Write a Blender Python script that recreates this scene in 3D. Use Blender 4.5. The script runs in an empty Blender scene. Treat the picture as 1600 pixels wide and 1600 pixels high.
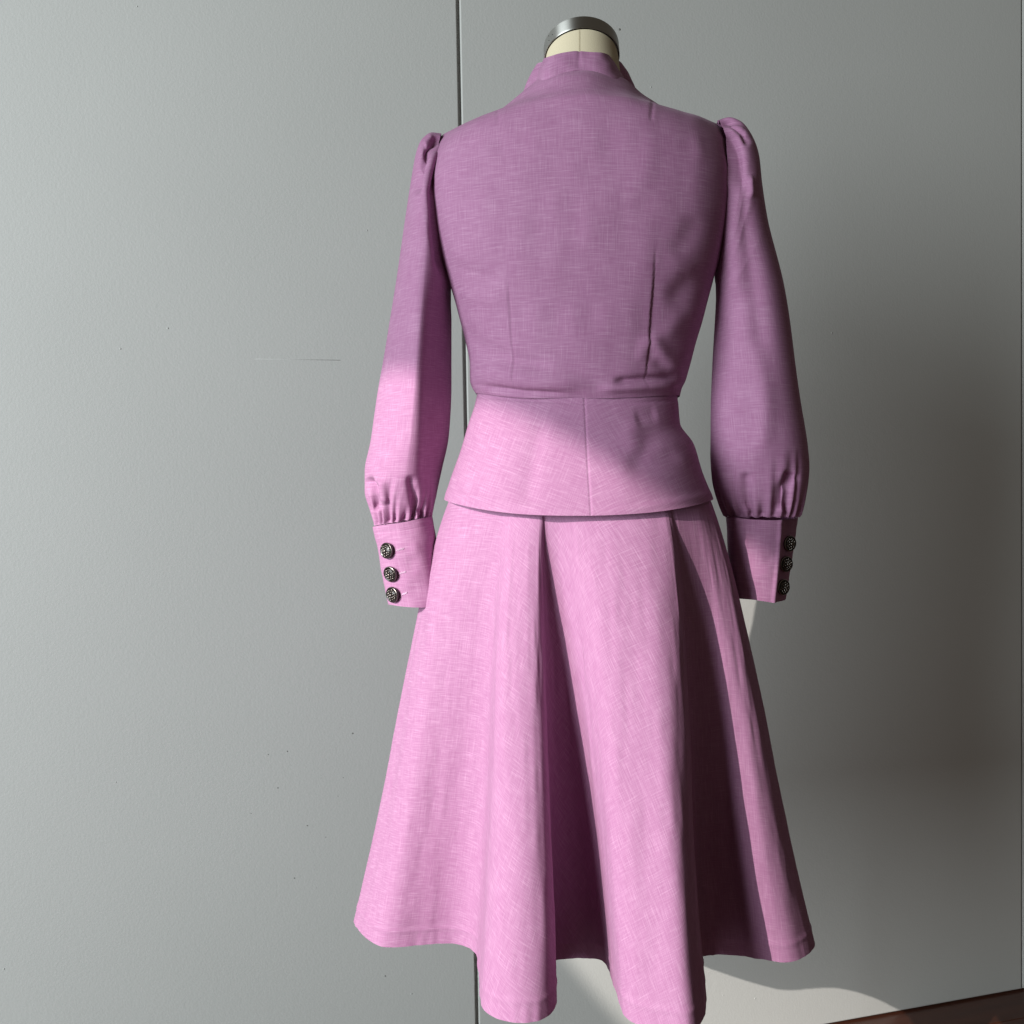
import bpy, bmesh, math, random
import numpy as np
from mathutils import Vector, Matrix
from mathutils.bvhtree import BVHTree

random.seed(7); rng = np.random.default_rng(7)
scene = bpy.context.scene
C = scene.collection

# ------------------------------------------------------------------ camera
H = 1.22
PITCH, ROLL = math.radians(-2.0), math.radians(-1.0)
cam_d = bpy.data.cameras.new('camera'); cam = bpy.data.objects.new('camera', cam_d); C.objects.link(cam)
cam_d.lens = 36.0; cam_d.sensor_width = 36.0; cam_d.clip_start = 0.05; cam_d.clip_end = 50
RM = Matrix.Rotation(math.pi/2 + PITCH, 4, 'X') @ Matrix.Rotation(ROLL, 4, 'Z')
cam.matrix_world = Matrix.Translation((0, 0, H)) @ RM
scene.camera = cam

# ------------------------------------------------------------------ world, lamps, exposure
w = bpy.data.worlds.new('World'); scene.world = w; w.use_nodes = True
w.node_tree.nodes['Background'].inputs[0].default_value = (1.0, 0.86, 0.68, 1)
w.node_tree.nodes['Background'].inputs[1].default_value = 0.085

def aim(o, loc, target, roll=0.0):
    o.location = loc
    q = (Vector(target) - Vector(loc)).to_track_quat('-Z', 'Y')
    o.rotation_euler = (q.to_matrix() @ Matrix.Rotation(roll, 3, 'Z')).to_euler()

# low sun falling through a window on the left: a narrow, far lamp
EL, AZ = math.radians(23.5), math.radians(43.9)
sd = Vector((math.sin(AZ)*math.cos(EL), math.cos(AZ)*math.cos(EL), -math.sin(EL)))
sr = Vector((math.cos(AZ), -math.sin(AZ), 0)); su = sr.cross(sd); su.normalize()
SUN_R, SUN_U, SUN_A, SUN_B, SUN_T = -0.772, -0.168, 0.812, 0.479, -0.7522   # the beam's outline across the sun's direction
SUN_DIST = 9.0
tgt = Vector((0, 0, H)) + sr*SUN_R + su*SUN_U + sd*1.1
sl = bpy.data.lights.new('sunbeam', 'SPOT'); so = bpy.data.objects.new('sunbeam', sl); C.objects.link(so)
sl.energy = 4350; sl.color = (1.0, 0.93, 0.86); sl.shadow_soft_size = 0.018
sl.spot_size = 2*math.atan(SUN_A*1.03/SUN_DIST); sl.spot_blend = 0.06
bx_ = sr*math.cos(SUN_T)+su*math.sin(SUN_T); by_ = (-sd).cross(bx_)
so.matrix_world = Matrix.Translation(tgt-sd*SUN_DIST) @ Matrix((bx_, by_, -sd)).transposed().to_4x4() @ Matrix.Diagonal((1, SUN_B/SUN_A, 1, 1))

# soft window light from the left
al = bpy.data.lights.new('window_light', 'AREA'); ao = bpy.data.objects.new('window_light', al); C.objects.link(ao)
al.shape = 'RECTANGLE'; al.size = 2.3; al.size_y = 2.3; al.energy = 272; al.color = (0.90, 0.98, 1.0)
aim(ao, (-3.15, -1.60, 1.85), (0.1, 1.8, 1.25))

scene.view_settings.view_transform = 'Standard'
scene.view_settings.look = 'None'
scene.view_settings.exposure = 0.0
scene.view_settings.gamma = 1.0
scene.render.resolution_x = scene.render.resolution_y = 1024

# ------------------------------------------------------------------ measuring helpers (1600-unit picture -> metres)
R3 = np.array(RM.to_3x3())
CP = np.array([0, 0, H])
def rays(px, py):
    px = np.asarray(px, float); py = np.asarray(py, float)
    d = np.stack([(px-800)/1600, (800-py)/1600, -np.ones_like(px)], -1)
    return d @ R3.T
def W(px, py, Y):
    d = rays(px, py); Y = np.asarray(Y, float)
    return CP + d*(Y/d[..., 1])[..., None]
def proj(P):
    q = (np.asarray(P) - CP) @ R3
    return 800 + 1600*q[..., 0]/-q[..., 2], 800 - 1600*q[..., 1]/-q[..., 2]

def mono(xs, ys, x):
    """smooth monotone-ish cubic through a table (columns of ys)"""
    xs = np.asarray(xs, float); ys = np.asarray(ys, float)
    if ys.ndim == 1: ys = ys[:, None]; sq = True
    else: sq = False
    h = np.diff(xs)[:, None]; d = np.diff(ys, axis=0)/h
    m = np.zeros_like(ys)
    m[1:-1] = np.where(d[:-1]*d[1:] > 0, 2*d[:-1]*d[1:]/(d[:-1]+d[1:]+1e-12), 0)
    m[0] = d[0]; m[-1] = d[-1]
    i = np.clip(np.searchsorted(xs, x, side='right')-1, 0, len(xs)-2)
    t = ((x-xs[i])/(xs[i+1]-xs[i]))[:, None]; hh = h[i]
    r = (2*t**3-3*t**2+1)*ys[i] + (t**3-2*t**2+t)*hh*m[i] + (-2*t**3+3*t**2)*ys[i+1] + (t**3-t**2)*hh*m[i+1]
    return r[:, 0] if sq else r

def catmull(P, n, closed=True, extra=None):
    """n samples, evenly spread by length, along a centripetal Catmull-Rom through P; extra columns ride along"""
    P = np.asarray(P, float)
    A = P if extra is None else np.hstack([P, np.asarray(extra, float)])
    k = P.shape[1]; N = len(A); out = []
    segs = N if closed else N-1
    for i in range(segs):
        idx = [(i-1), i, (i+1), (i+2)]
        idx = [j % N for j in idx] if closed else [min(max(j, 0), N-1) for j in idx]
        p = A[idx]
        if not closed and i == 0: p[0] = 2*p[1]-p[2]
        if not closed and i == segs-1: p[3] = 2*p[2]-p[1]
        d = [max(np.linalg.norm(p[j+1, :k]-p[j, :k]), 1e-6)**0.5 for j in range(3)]
        t0 = 0; t1 = d[0]; t2 = t1+d[1]; t3 = t2+d[2]
        t = np.linspace(t1, t2, 40, endpoint=False)[:, None]
        a1 = (t1-t)/(t1-t0)*p[0]+(t-t0)/(t1-t0)*p[1]; a2 = (t2-t)/(t2-t1)*p[1]+(t-t1)/(t2-t1)*p[2]; a3 = (t3-t)/(t3-t2)*p[2]+(t-t2)/(t3-t2)*p[3]
        b1 = (t2-t)/(t2-t0)*a1+(t-t0)/(t2-t0)*a2; b2 = (t3-t)/(t3-t1)*a2+(t-t1)/(t3-t1)*a3
        out.append((t2-t)/(t2-t1)*b1+(t-t1)/(t2-t1)*b2)
    Q = np.vstack(out + ([out[0][:1]] if closed else [A[-1:]]))
    L = np.r_[0, np.cumsum(np.linalg.norm(np.diff(Q[:, :k], axis=0), axis=1))]
    s = np.linspace(0, L[-1], n+1)[:-1] if closed else np.linspace(0, L[-1], n)
    return np.stack([np.interp(s, L, Q[:, c]) for c in range(Q.shape[1])], -1)

def vnoise(x, y, seed=0):
    """smooth 2-D value noise, -1..1"""
    x = np.asarray(x, float); y = np.asarray(y, float)
    def hsh(i, j):
        v = np.sin(i*127.1 + j*311.7 + seed*74.7)*43758.5453
        return v - np.floor(v)
    xi = np.floor(x); yi = np.floor(y); fx = x-xi; fy = y-yi
    fx = fx*fx*(3-2*fx); fy = fy*fy*(3-2*fy)
    return 2*((hsh(xi, yi)*(1-fx)+hsh(xi+1, yi)*fx)*(1-fy) + (hsh(xi, yi+1)*(1-fx)+hsh(xi+1, yi+1)*fx)*fy) - 1

def normals(G, closed):
    """vertex normals of a grid rows x cols"""
    du = (np.roll(G, -1, 1)-np.roll(G, 1, 1)) if closed else np.gradient(G, axis=1)
    dv = np.gradient(G, axis=0)
    n = np.cross(du, dv); n /= np.linalg.norm(n, axis=-1, keepdims=True)+1e-12
    return n

def stroke(px, py, pts, width, amp, kind='g', taper=0.15):
    """height left by a crease drawn along pts (picture units); 'g' soft crease, 's' one-sided lap"""
    pts = np.asarray(pts, float); best = np.full(px.shape, 1e9); sgn = np.zeros(px.shape); tt = np.zeros(px.shape)
    seg = np.linalg.norm(np.diff(pts, axis=0), axis=1); cum = np.r_[0, np.cumsum(seg)]/seg.sum()
    for i in range(len(pts)-1):
        a = pts[i]; b = pts[i+1]; ab = b-a; L2 = ab@ab
        t = np.clip(((px-a[0])*ab[0]+(py-a[1])*ab[1])/L2, 0, 1)
        dx = px-a[0]-t*ab[0]; dy = py-a[1]-t*ab[1]; d = np.hypot(dx, dy)
        k = d < best
        best = np.where(k, d, best); sgn = np.where(k, np.sign(ab[0]*dy-ab[1]*dx), sgn); tt = np.where(k, cum[i]+t*(cum[i+1]-cum[i]), tt)
    tp = np.clip(np.minimum(tt, 1-tt)/max(taper, 1e-6), 0, 1) if taper > 0 else 1.0
    tp = tp*tp*(3-2*tp) if taper > 0 else 1.0
    if kind == 'g': return amp*np.exp(-(best/width)**2)*tp
    return amp*np.where(sgn > 0, np.exp(-best/width), 0)*tp

def displace(G, closed, strokes, noise=None, face=True, sign=1.0):
    n = normals(G, closed)*sign
    px, py = proj(G)
    view = CP - G; view /= np.linalg.norm(view, axis=-1, keepdims=True)
    fac = np.clip((n*view).sum(-1)*4+0.3, 0, 1) if face else 1.0
    h = np.zeros(px.shape)
    for s in strokes: h += stroke(px, py, *s)
    h = h*fac
    if noise is not None: h = h + noise
    return G + n*h[..., None]

# ------------------------------------------------------------------ objects
def tag(o, label=None, cat=None, group=None, kind=None):
    if label: o['label'] = label
    if cat: o['category'] = cat
    if group: o['group'] = group
    if kind: o['kind'] = kind
    return o
def empty(name, loc):
    o = bpy.data.objects.new(name, None); C.objects.link(o); o.location = loc; o.empty_display_size = 0.05
    bpy.context.view_layer.update()
    return o
def link(name, me, mat, parent=None, smooth=True):
    o = bpy.data.objects.new(name, me); C.objects.link(o)
    for m in (mat if isinstance(mat, list) else [mat]): me.materials.append(m)
    if smooth: me.polygons.foreach_set('use_smooth', [True]*len(me.polygons))
    if parent is not None:
        o.parent = parent; o.matrix_parent_inverse = parent.matrix_world.inverted()
    return o
def grid_obj(name, G, mat, parent, closed=True, UV=None, flip=False, solid=0.0, mask=None):
    r, c, _ = G.shape
    idx = np.arange(r*c).reshape(r, c); cc = c if closed else c-1
    a = idx[:-1, :cc]; b = np.roll(idx, -1, 1)[:-1, :cc]; d = idx[1:, :cc]; e = np.roll(idx, -1, 1)[1:, :cc]
    F = np.stack([a, b, e, d], -1).reshape(-1, 4)
    if solid:                                             # faces must look outwards before they get thickness
        ref = G.mean((0, 1)) if closed else np.array([0.088, 1.36, G[..., 2].mean()])
        o_ = (G-ref)*np.array([1, 1, 0]); flip = (normals(G, closed)*o_).sum() < 0
    if flip: F = F[:, ::-1]
    me = bpy.data.meshes.new(name); me.from_pydata(G.reshape(-1, 3).tolist(), [], F.tolist())
    if UV is not None:                                    # UV has one more column than G when closed
        ul = me.uv_layers.new(name='cloth')
        cu = UV.shape[1]; ui = np.arange(r*cu).reshape(r, cu)
        q = np.stack([ui[:-1, :cc], ui[:-1, 1:cc+1], ui[1:, 1:cc+1], ui[1:, :cc]], -1).reshape(-1, 4)
        if flip: q = q[:, ::-1]
        ul.data.foreach_set('uv', UV.reshape(-1, 2)[q.reshape(-1)].astype(np.float32).ravel())
    o = link(name, me, mat, parent)
    if solid:
        s = o.modifiers.new('thickness', 'SOLIDIFY'); s.thickness = abs(solid); s.offset = -1.0 if solid > 0 else 1.0
        e = o.modifiers.new('crisp_edges', 'EDGE_SPLIT'); e.split_angle = math.radians(60)
    return o
def cloth_uv(G, closed, c0=0, rot=0.0, upright=False):
    """metres along rows (from column c0) and along columns"""
    E = np.concatenate([G, G[:, :1]], 1) if closed else G
    du = np.linalg.norm(np.diff(E, axis=1), axis=-1); u = np.concatenate([np.zeros((len(G), 1)), np.cumsum(du, 1)], 1)
    u = u - u[:, c0:c0+1]
    dv = np.linalg.norm(np.diff(E, axis=0), axis=-1); v = np.concatenate([np.zeros((1, E.shape[1])), np.cumsum(dv, 0)], 0)
    v = v*0.3 + v[:, c0:c0+1]*0.7
    if upright: v = -E[..., 2]*1.02
    ca, sa = math.cos(rot), math.sin(rot)
    return np.stack([u*ca - v*sa, u*sa + v*ca], -1)
def bvh(G, closed=True):
    r, c, _ = G.shape; idx = np.arange(r*c).reshape(r, c); cc = c if closed else c-1
    F = np.stack([idx[:-1, :cc], np.roll(idx, -1, 1)[:-1, :cc], np.roll(idx, -1, 1)[1:, :cc], idx[1:, :cc]], -1).reshape(-1, 4)
    return BVHTree.FromPolygons([Vector(p) for p in G.reshape(-1, 3)], F.tolist())
def drop(tree, px, py):
    d = Vector(rays(px, py)); d.normalize()
    loc, n, i, dist = tree.ray_cast(Vector(CP), d)
    if loc is None: return None, None
    if n.dot(d) > 0: n = -n
    return loc, n

# ------------------------------------------------------------------ materials
def new_mat(name):
    m = bpy.data.materials.new(name); m.use_nodes = True
    nt = m.node_tree; return m, nt, nt.nodes, nt.links, nt.nodes['Principled BSDF']
def N(nodes, t, **kw):
    n = nodes.new(t)
    for k, v in kw.items():
        if k in n.inputs: n.inputs[k].default_value = v
        else: setattr(n, k, v)
    return n
def ramp(nodes, links, src, stops):
    r = nodes.new('ShaderNodeValToRGB'); el = r.color_ramp.elements
    el[0].position, el[0].color = stops[0][0], (*[stops[0][1]]*3, 1)
    el[1].position, el[1].color = stops[-1][0], (*[stops[-1][1]]*3, 1)
    for p, v in stops[1:-1]:
        e = el.new(p); e.color = (v, v, v, 1)
    links.new(src, r.inputs[0]); return r.outputs[0]

def linen():
    m, nt, nd, lk, bs = new_mat('lilac_linen')
    uv = N(nd, 'ShaderNodeUVMap', uv_map='cloth')
    def streak(su, sv, detail, rough, off):
        mp = N(nd, 'ShaderNodeMapping'); mp.inputs['Scale'].default_value = (su, sv, 1); mp.inputs['Location'].default_value = (off, off*1.7, 0)
        lk.new(uv.outputs[0], mp.inputs[0])
        n = N(nd, 'ShaderNodeTexNoise', noise_dimensions='2D'); n.inputs['Scale'].default_value = 1; n.inputs['Detail'].default_value = detail; n.inputs['Roughness'].default_value = rough
        lk.new(mp.outputs[0], n.inputs['Vector']); return n.outputs[0]
    def math_(op, a, b):
        n = N(nd, 'ShaderNodeMath', operation=op)
        for i, x in enumerate((a, b)):
            if hasattr(x, 'links'): lk.new(x, n.inputs[i])
            else: n.inputs[i].default_value = x
        return n.outputs[0]
    warp = ramp(nd, lk, streak(900, 22, 2, 0.5, 3.1), [(0.60, 0), (0.70, 0.6), (0.80, 1)])
    warp2 = streak(950, 40, 1, 0.5, 8.3)
    weft = ramp(nd, lk, streak(30, 620, 3, 0.62, 5.7), [(0.50, 0), (0.64, 0.5), (0.78, 1)])
    weft2 = streak(44, 850, 1, 0.5, 1.9)
    blot = streak(14, 20, 2, 0.5, 0.4)
    hgt = math_('ADD', math_('MULTIPLY', warp, 0.44), math_('MULTIPLY', weft, 0.54))
    fine = math_('ADD', math_('MULTIPLY', warp2, 0.5), math_('MULTIPLY', weft2, 0.5))
    tot = math_('ADD', math_('MULTIPLY', hgt, 0.62), math_('MULTIPLY', fine, 0.78))
    tot = math_('ADD', tot, math_('MULTIPLY', blot, 0.10))
    mx = N(nd, 'ShaderNodeMix', data_type='RGBA')
    mx.inputs[6].default_value = (0.330, 0.143, 0.268, 1); mx.inputs[7].default_value = (0.495, 0.278, 0.428, 1)
    mr = N(nd, 'ShaderNodeMapRange'); mr.inputs[1].default_value = 0.33; mr.inputs[2].default_value = 1.06; lk.new(tot, mr.inputs[0])
    lk.new(mr.outputs[0], mx.inputs[0]); lk.new(mx.outputs[2], bs.inputs['Base Color'])
    bs.inputs['Roughness'].default_value = 0.82; bs.inputs['Specular IOR Level'].default_value = 0.25
    bs.inputs['Sheen Weight'].default_value = 0.12; bs.inputs['Sheen Roughness'].default_value = 0.4; bs.inputs['Sheen Tint'].default_value = (1, 0.8, 0.95, 1)
    bp = N(nd, 'ShaderNodeBump'); bp.inputs['Strength'].default_value = 0.28; bp.inputs['Distance'].default_value = 0.0007
    lk.new(tot, bp.inputs['Height']); lk.new(bp.outputs[0], bs.inputs['Normal'])
    tr = N(nd, 'ShaderNodeBsdfTranslucent'); tr.inputs[0].default_value = (0.55, 0.10, 0.30, 1)
    ms = N(nd, 'ShaderNodeMixShader'); ms.inputs[0].default_value = 0.025
    out = nd['Material Output']
    lk.new(bs.outputs[0], ms.inputs[1]); lk.new(tr.outputs[0], ms.inputs[2]); lk.new(ms.outputs[0], out.inputs[0])
    return m
LINEN = linen()

def simple(name, col, rough=0.6, metal=0.0, spec=0.5, bump=None, colvar=0.0, nscale=60):
    m, nt, nd, lk, bs = new_mat(name)
    bs.inputs['Base Color'].default_value = (*col, 1); bs.inputs['Roughness'].default_value = rough
    bs.inputs['Metallic'].default_value = metal; bs.inputs['Specular IOR Level'].default_value = spec
    tc = N(nd, 'ShaderNodeTexCoord')
    if bump or colvar:
        n = N(nd, 'ShaderNodeTexNoise'); n.inputs['Scale'].default_value = bump[0] if bump else nscale; n.inputs['Detail'].default_value = 3
        lk.new(tc.outputs['Object'], n.inputs['Vector'])
        if bump:
            b = N(nd, 'ShaderNodeBump'); b.inputs['Strength'].default_value = bump[1]; b.inputs['Distance'].default_value = bump[2]
            lk.new(n.outputs[0], b.inputs['Height']); lk.new(b.outputs[0], bs.inputs['Normal'])
        if colvar:
            mx = N(nd, 'ShaderNodeMix', data_type='RGBA')
            mx.inputs[6].default_value = (*[c*(1-colvar) for c in col], 1); mx.inputs[7].default_value = (*[min(c*(1+colvar), 1) for c in col], 1)
            lk.new(n.outputs[0], mx.inputs[0]); lk.new(mx.outputs[2], bs.inputs['Base Color'])
    return m

def wall_paint():
    m, nt, nd, lk, bs = new_mat('grey_wall_paint')
    tc = N(nd, 'ShaderNodeTexCoord')
    def noise(s, d, r=0.5, sc=None):
        n = N(nd, 'ShaderNodeTexNoise'); n.inputs['Scale'].default_value = s; n.inputs['Detail'].default_value = d; n.inputs['Roughness'].default_value = r
        if sc:
            mp = N(nd, 'ShaderNodeMapping'); mp.inputs['Scale'].default_value = sc; lk.new(tc.outputs['Object'], mp.inputs[0]); lk.new(mp.outputs[0], n.inputs['Vector'])
        else: lk.new(tc.outputs['Object'], n.inputs['Vector'])
        return n.outputs[0]
    fine = noise(230, 3, 0.6); mid = noise(85, 2); big = noise(2.2, 3); sc = noise(9, 5, 0.7)
    mx = N(nd, 'ShaderNodeMix', data_type='RGBA'); mx.inputs[6].default_value = (0.485, 0.490, 0.475, 1); mx.inputs[7].default_value = (0.530, 0.535, 0.520, 1)
    lk.new(big, mx.inputs[0])
    smu = ramp(nd, lk, sc, [(0.66, 0), (0.80, 0.10)])
    m2 = N(nd, 'ShaderNodeMix', data_type='RGBA'); m2.inputs[7].default_value = (0.34, 0.33, 0.31, 1)
    lk.new(smu, m2.inputs[0]); lk.new(mx.outputs[2], m2.inputs[6]); lk.new(m2.outputs[2], bs.inputs['Base Color'])
    a = N(nd, 'ShaderNodeMath', operation='MULTIPLY_ADD'); a.inputs[1].default_value = 0.6; lk.new(mid, a.inputs[0]); lk.new(fine, a.inputs[2])
    bp = N(nd, 'ShaderNodeBump'); bp.inputs['Strength'].default_value = 0.32; bp.inputs['Distance'].default_value = 0.0011
    lk.new(a.outputs[0], bp.inputs['Height']); lk.new(bp.outputs[0], bs.inputs['Normal'])
    bs.inputs['Roughness'].default_value = 0.55; bs.inputs['Specular IOR Level'].default_value = 0.35
    return m
WALL = wall_paint()

def floor_wood():
    m, nt, nd, lk, bs = new_mat('dark_red_floor_wood')
    tc = N(nd, 'ShaderNodeTexCoord'); mp = N(nd, 'ShaderNodeMapping'); mp.inputs['Scale'].default_value = (3, 40, 3)
    lk.new(tc.outputs['Object'], mp.inputs[0])
    n = N(nd, 'ShaderNodeTexNoise'); n.inputs['Scale'].default_value = 1; n.inputs['Detail'].default_value = 5; lk.new(mp.outputs[0], n.inputs['Vector'])
    mx = N(nd, 'ShaderNodeMix', data_type='RGBA'); mx.inputs[6].default_value = (0.035, 0.010, 0.006, 1); mx.inputs[7].default_value = (0.10, 0.030, 0.015, 1)
    lk.new(n.outputs[0], mx.inputs[0]); lk.new(mx.outputs[2], bs.inputs['Base Color'])
    bs.inputs['Roughness'].default_value = 0.32
    return m
FLOORM = floor_wood()
GAP = simple('dark_gap', (0.45, 0.46, 0.44), 0.9)
CREAM = simple('cream_form_linen', (0.60, 0.53, 0.38), 0.85, spec=0.2, bump=(900, 0.4, 0.0005), colvar=0.06)
SEAM = simple('cream_seam_thread', (0.36, 0.30, 0.19), 0.9)
STEEL = simple('brushed_steel', (0.46, 0.46, 0.44), 0.42, 1.0)
_b = STEEL.node_tree.nodes['Principled BSDF']; _b.inputs['Anisotropic'].default_value = 0.9; _b.inputs['Anisotropic Rotation'].default_value = 0.25
_t = STEEL.node_tree.nodes.new('ShaderNodeTangent'); _t.direction_type = 'UV_MAP'; _t.uv_map = 'cloth'; STEEL.node_tree.links.new(_t.outputs[0], _b.inputs['Tangent'])
DARKSTEEL = simple('black_enamel_steel', (0.03, 0.03, 0.035), 0.35, 0.2)
PEWTER = simple('antique_pewter', (0.30, 0.27, 0.25), 0.30, 1.0)
PEWTERD = simple('blackened_pewter', (0.014, 0.010, 0.010), 0.22, 0.2, 0.5)
THREAD = simple('pale_pink_thread', (0.90, 0.72, 0.86), 0.6)
CTHREAD = simple('lilac_thread', (0.52, 0.33, 0.47), 0.8)
CHIP = simple('grey_paint_chip', (0.18, 0.18, 0.17), 0.8)
CHIPL = simple('grey_scuff', (0.44, 0.44, 0.43), 0.7)
NIB = simple('pale_paint_nib', (0.50, 0.505, 0.49), 0.7, spec=0.2)

# ------------------------------------------------------------------ the setting: panelled wall and floor
def ray_floor(px, py):
    d = rays(px, py); return CP + d*(-H/d[2])
fa, fb = ray_floor(1308, 1600), ray_floor(1597, 1547.5)
wdir = np.array([fb[0]-fa[0], fb[1]-fa[1], 0]); wdir /= np.linalg.norm(wdir)
wn = np.array([wdir[1], -wdir[0], 0])                     # points to the camera side
def on_wall(px, py):
    d = rays(px, py); t = ((fa-CP)@wn)/(d@wn); return CP + d*t
WO = on_wall(731, 800)                                    # on the left joint
WM = Matrix(((wdir[0], -wn[0], 0, WO[0]), (wdir[1], -wn[1], 0, WO[1]), (0, 0, 1, 0), (0, 0, 0, 1)))   # local x along, y into the wall
WMI = WM.inverted()
def wl(px, py): return WMI @ Vector(on_wall(px, py))
j2 = wl(1597.5, 1300).x
def box_mesh(name, x0, x1, y0, y1, z0, z1, bev=0.0, seg=2):
    bm = bmesh.new(); bmesh.ops.create_cube(bm, size=1)
    for v in bm.verts: v.co = Vector(((x0+x1)/2+v.co.x*(x1-x0), (y0+y1)/2+v.co.y*(y1-y0), (z0+z1)/2+v.co.z*(z1-z0)))
    if bev: bmesh.ops.bevel(bm, geom=bm.edges[:], offset=bev, segments=seg, profile=0.5, affect='EDGES')
    me = bpy.data.meshes.new(name); bm.to_mesh(me); bm.free(); return me
wall = link('wall', box_mesh('wall', -3.0, 4.5, 0.009, 0.10, 0.0, 3.0), GAP, smooth=False); wall.matrix_world = WM
tag(wall, kind='structure'); bpy.context.view_layer.update()
GW = 0.0033
panels = []
for x0, x1 in ((-1.6, -GW), (GW, j2-0.002), (j2+0.002, 2.9)):
    p = bpy.data.objects.new('panel', box_mesh('panel', x0, x1, 0.0, 0.0085, 0.004, 2.9, 0.0025, 3)); C.objects.link(p)
    p.data.materials.append(WALL); p.parent = wall; panels.append(p)
    p.data.polygons.foreach_set('use_smooth', [False]*len(p.data.polygons))
# small marks on the wall: a nail hole, paint chips and nibs
def wall_mark(name, px, py, r, mat, h, sx=1.0):
    l = wl(px, py); bm = bmesh.new(); bmesh.ops.create_uvsphere(bm, u_segments=10, v_segments=6, radius=1)
    for v in bm.verts: v.co = Vector((l.x+v.co.x*r*sx, -0.0002+v.co.y*h, l.z+v.co.z*r))
    me = bpy.data.meshes.new(name); bm.to_mesh(me); bm.free(); o = link(name, me, mat); o.parent = panels[0] if l.x < 0 else panels[1]
wall_mark('nail_hole', 968, 46, 0.0024, CHIP, 0.0006)
for px, py in ((419, 1179), (449, 1174), (434, 1231), (392, 1271), (536, 1215), (528, 1244), (480, 1290), (509, 1308), (580, 1325), (460, 1372), (602, 1525), (551, 1146), (1420, 1103), (1160, 1490)):
    wall_mark('paint_chip', px, py, random.uniform(0.0007, 0.0016), CHIP, 0.0003, random.uniform(0.8, 1.6))
for px, py in ((214, 10), (188, 545), (573, 360), (181, 1222), (643, 1553), (6, 1514), (1017, 136), (1180, 1560), (1130, 1555), (262, 513), (1300, 520)):
    wall_mark('paint_nib', px, py, random.uniform(0.0012, 0.0022), NIB, 0.0006, random.uniform(0.6, 1.2))
a_, b_ = wl(398, 561), wl(532, 560)
sc_ = link('scratch', box_mesh('scratch', a_.x, b_.x, -0.0002, 0.001, a_.z-0.0003, a_.z+0.0003), CHIPL); sc_.parent = panels[0]
# floor boards laid along the wall
floor = link('floor', box_mesh('floor', -3.0, 4.5, -3.2, 0.02, -0.06, -0.012), GAP, smooth=False); floor.matrix_world = WM; tag(floor, kind='structure')
bpy.context.view_layer.update()
bme = box_mesh('board', 0, 1.9, -0.119, 0, -0.012, 0.0, 0.0015, 1)
for i in range(27):
    x = -3.0 - random.uniform(0, 1.0)
    while x < 3.6:
        o = bpy.data.objects.new('board', bme); C.objects.link(o)
        if not bme.materials: bme.materials.append(FLOORM)
        o.parent = floor; o.location = (x, 0.02 - i*0.12, 0); x += 1.902

# ------------------------------------------------------------------ jacket: bodice
AXX = 905
form = empty('dress_form', tuple(W(1030, 1590, 1.38)*np.array([1, 1, 0])))
tag(form, 'cream linen dress form with a brushed steel neck cap, wearing the lilac suit', 'dress form')
jacket = empty('jacket', tuple(W(905, 620, 1.36)))
tag(jacket, 'lilac linen jacket with peplum, stand collar and gathered sleeves, seen from the back', 'jacket')
skirt = empty('skirt', tuple(W(905, 640, 1.36)))
tag(skirt, 'flared lilac linen skirt falling in deep folds below the jacket', 'skirt')

YL, YR = 1.373, 1.347
# xl, yl, xr, yr, back depth, front depth, exponent, back sag
TB = np.array([
 [746, 616, 1063, 620, .100, .10, 2.25, -.011],
 [740, 606, 1066, 608, .105, .10, 2.25, -.011],
 [737, 596, 1071, 597, .108, .11, 2.25, -.011],
 [736, 572, 1077, 572, .110, .11, 2.30, -.009],
 [727, 530, 1088, 530, .116, .12, 2.35, -.005],
 [714, 480, 1103, 478, .124, .13, 2.40, .000],
 [704, 448, 1113, 442, .130, .14, 2.45, .000],
 [694, 415, 1122, 405, .134, .14, 2.50, .000],
 [682, 360, 1134, 350, 0.136, .13, 2.50, .000],
 [677, 305, 1139, 295, 0.134, .12, 2.50, .000],
 [677, 262, 1139, 248, 0.130, .10, 2.45, .000],
 [681, 229, 1134, 211, 0.122, .085, 2.35, .000],
 [690, 211, 1122, 193, 0.117, .075, 2.2, .000],
 [706, 203, 1103, 186, 0.112, .070, 2.1, .000],
 [735, 196, 1074, 179, 0.106, .066, 2.0, .000],
 [768, 181, 1043, 168, 0.097, .064, 2.0, .000],
 [800, 158, 1014, 152, 0.084, .062, 2.0, .000],
 [824, 143, 994, 139, 0.068, .060, 2.0, .000],
 [836, 137, 985, 134, 0.056, .058, 2.0, .000],
 [852, 129, 968, 127, 0.034, .040, 2.0, .000]])
def ring_body(tab, phi, wsh=None):
    xl, yl, xr, yr, bB, bF, n, sag = [tab[:, i] for i in range(8)]
    PL = W(xl, yl, np.full_like(xl, YL)); PR = W(xr, yr, np.full_like(xr, YR))
    Cn = (PL+PR)/2; A = (PR-PL)/2
    phi = np.atleast_2d(phi); s, c = np.sin(phi), np.cos(phi); e = (2/n)[:, None]
    sx = np.sign(s)*np.abs(s)**e; cy = np.sign(c)*np.abs(c)**e
    if wsh is not None:
        p2_ = np.arctan2(s, np.abs(c)); w_ = wsh[:, None]
        sx = sx*(1-w_)+(2*p2_/math.pi)*w_; cy = cy*(1-w_)+c*w_
    dep = np.where(c > 0, bB[:, None], bF[:, None])*cy
    nb = np.cross(A, np.array([0, 0, 1.0])); nb /= np.linalg.norm(nb, axis=1, keepdims=True); nb = np.where(nb[:, 1:2] > 0, -nb, nb)
    G = Cn[:, None]+A[:, None]*sx[..., None]+nb[:, None]*dep[..., None]
    G[..., 2] += sag[:, None]*np.clip(c, 0, 1)**2
    return G
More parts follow.
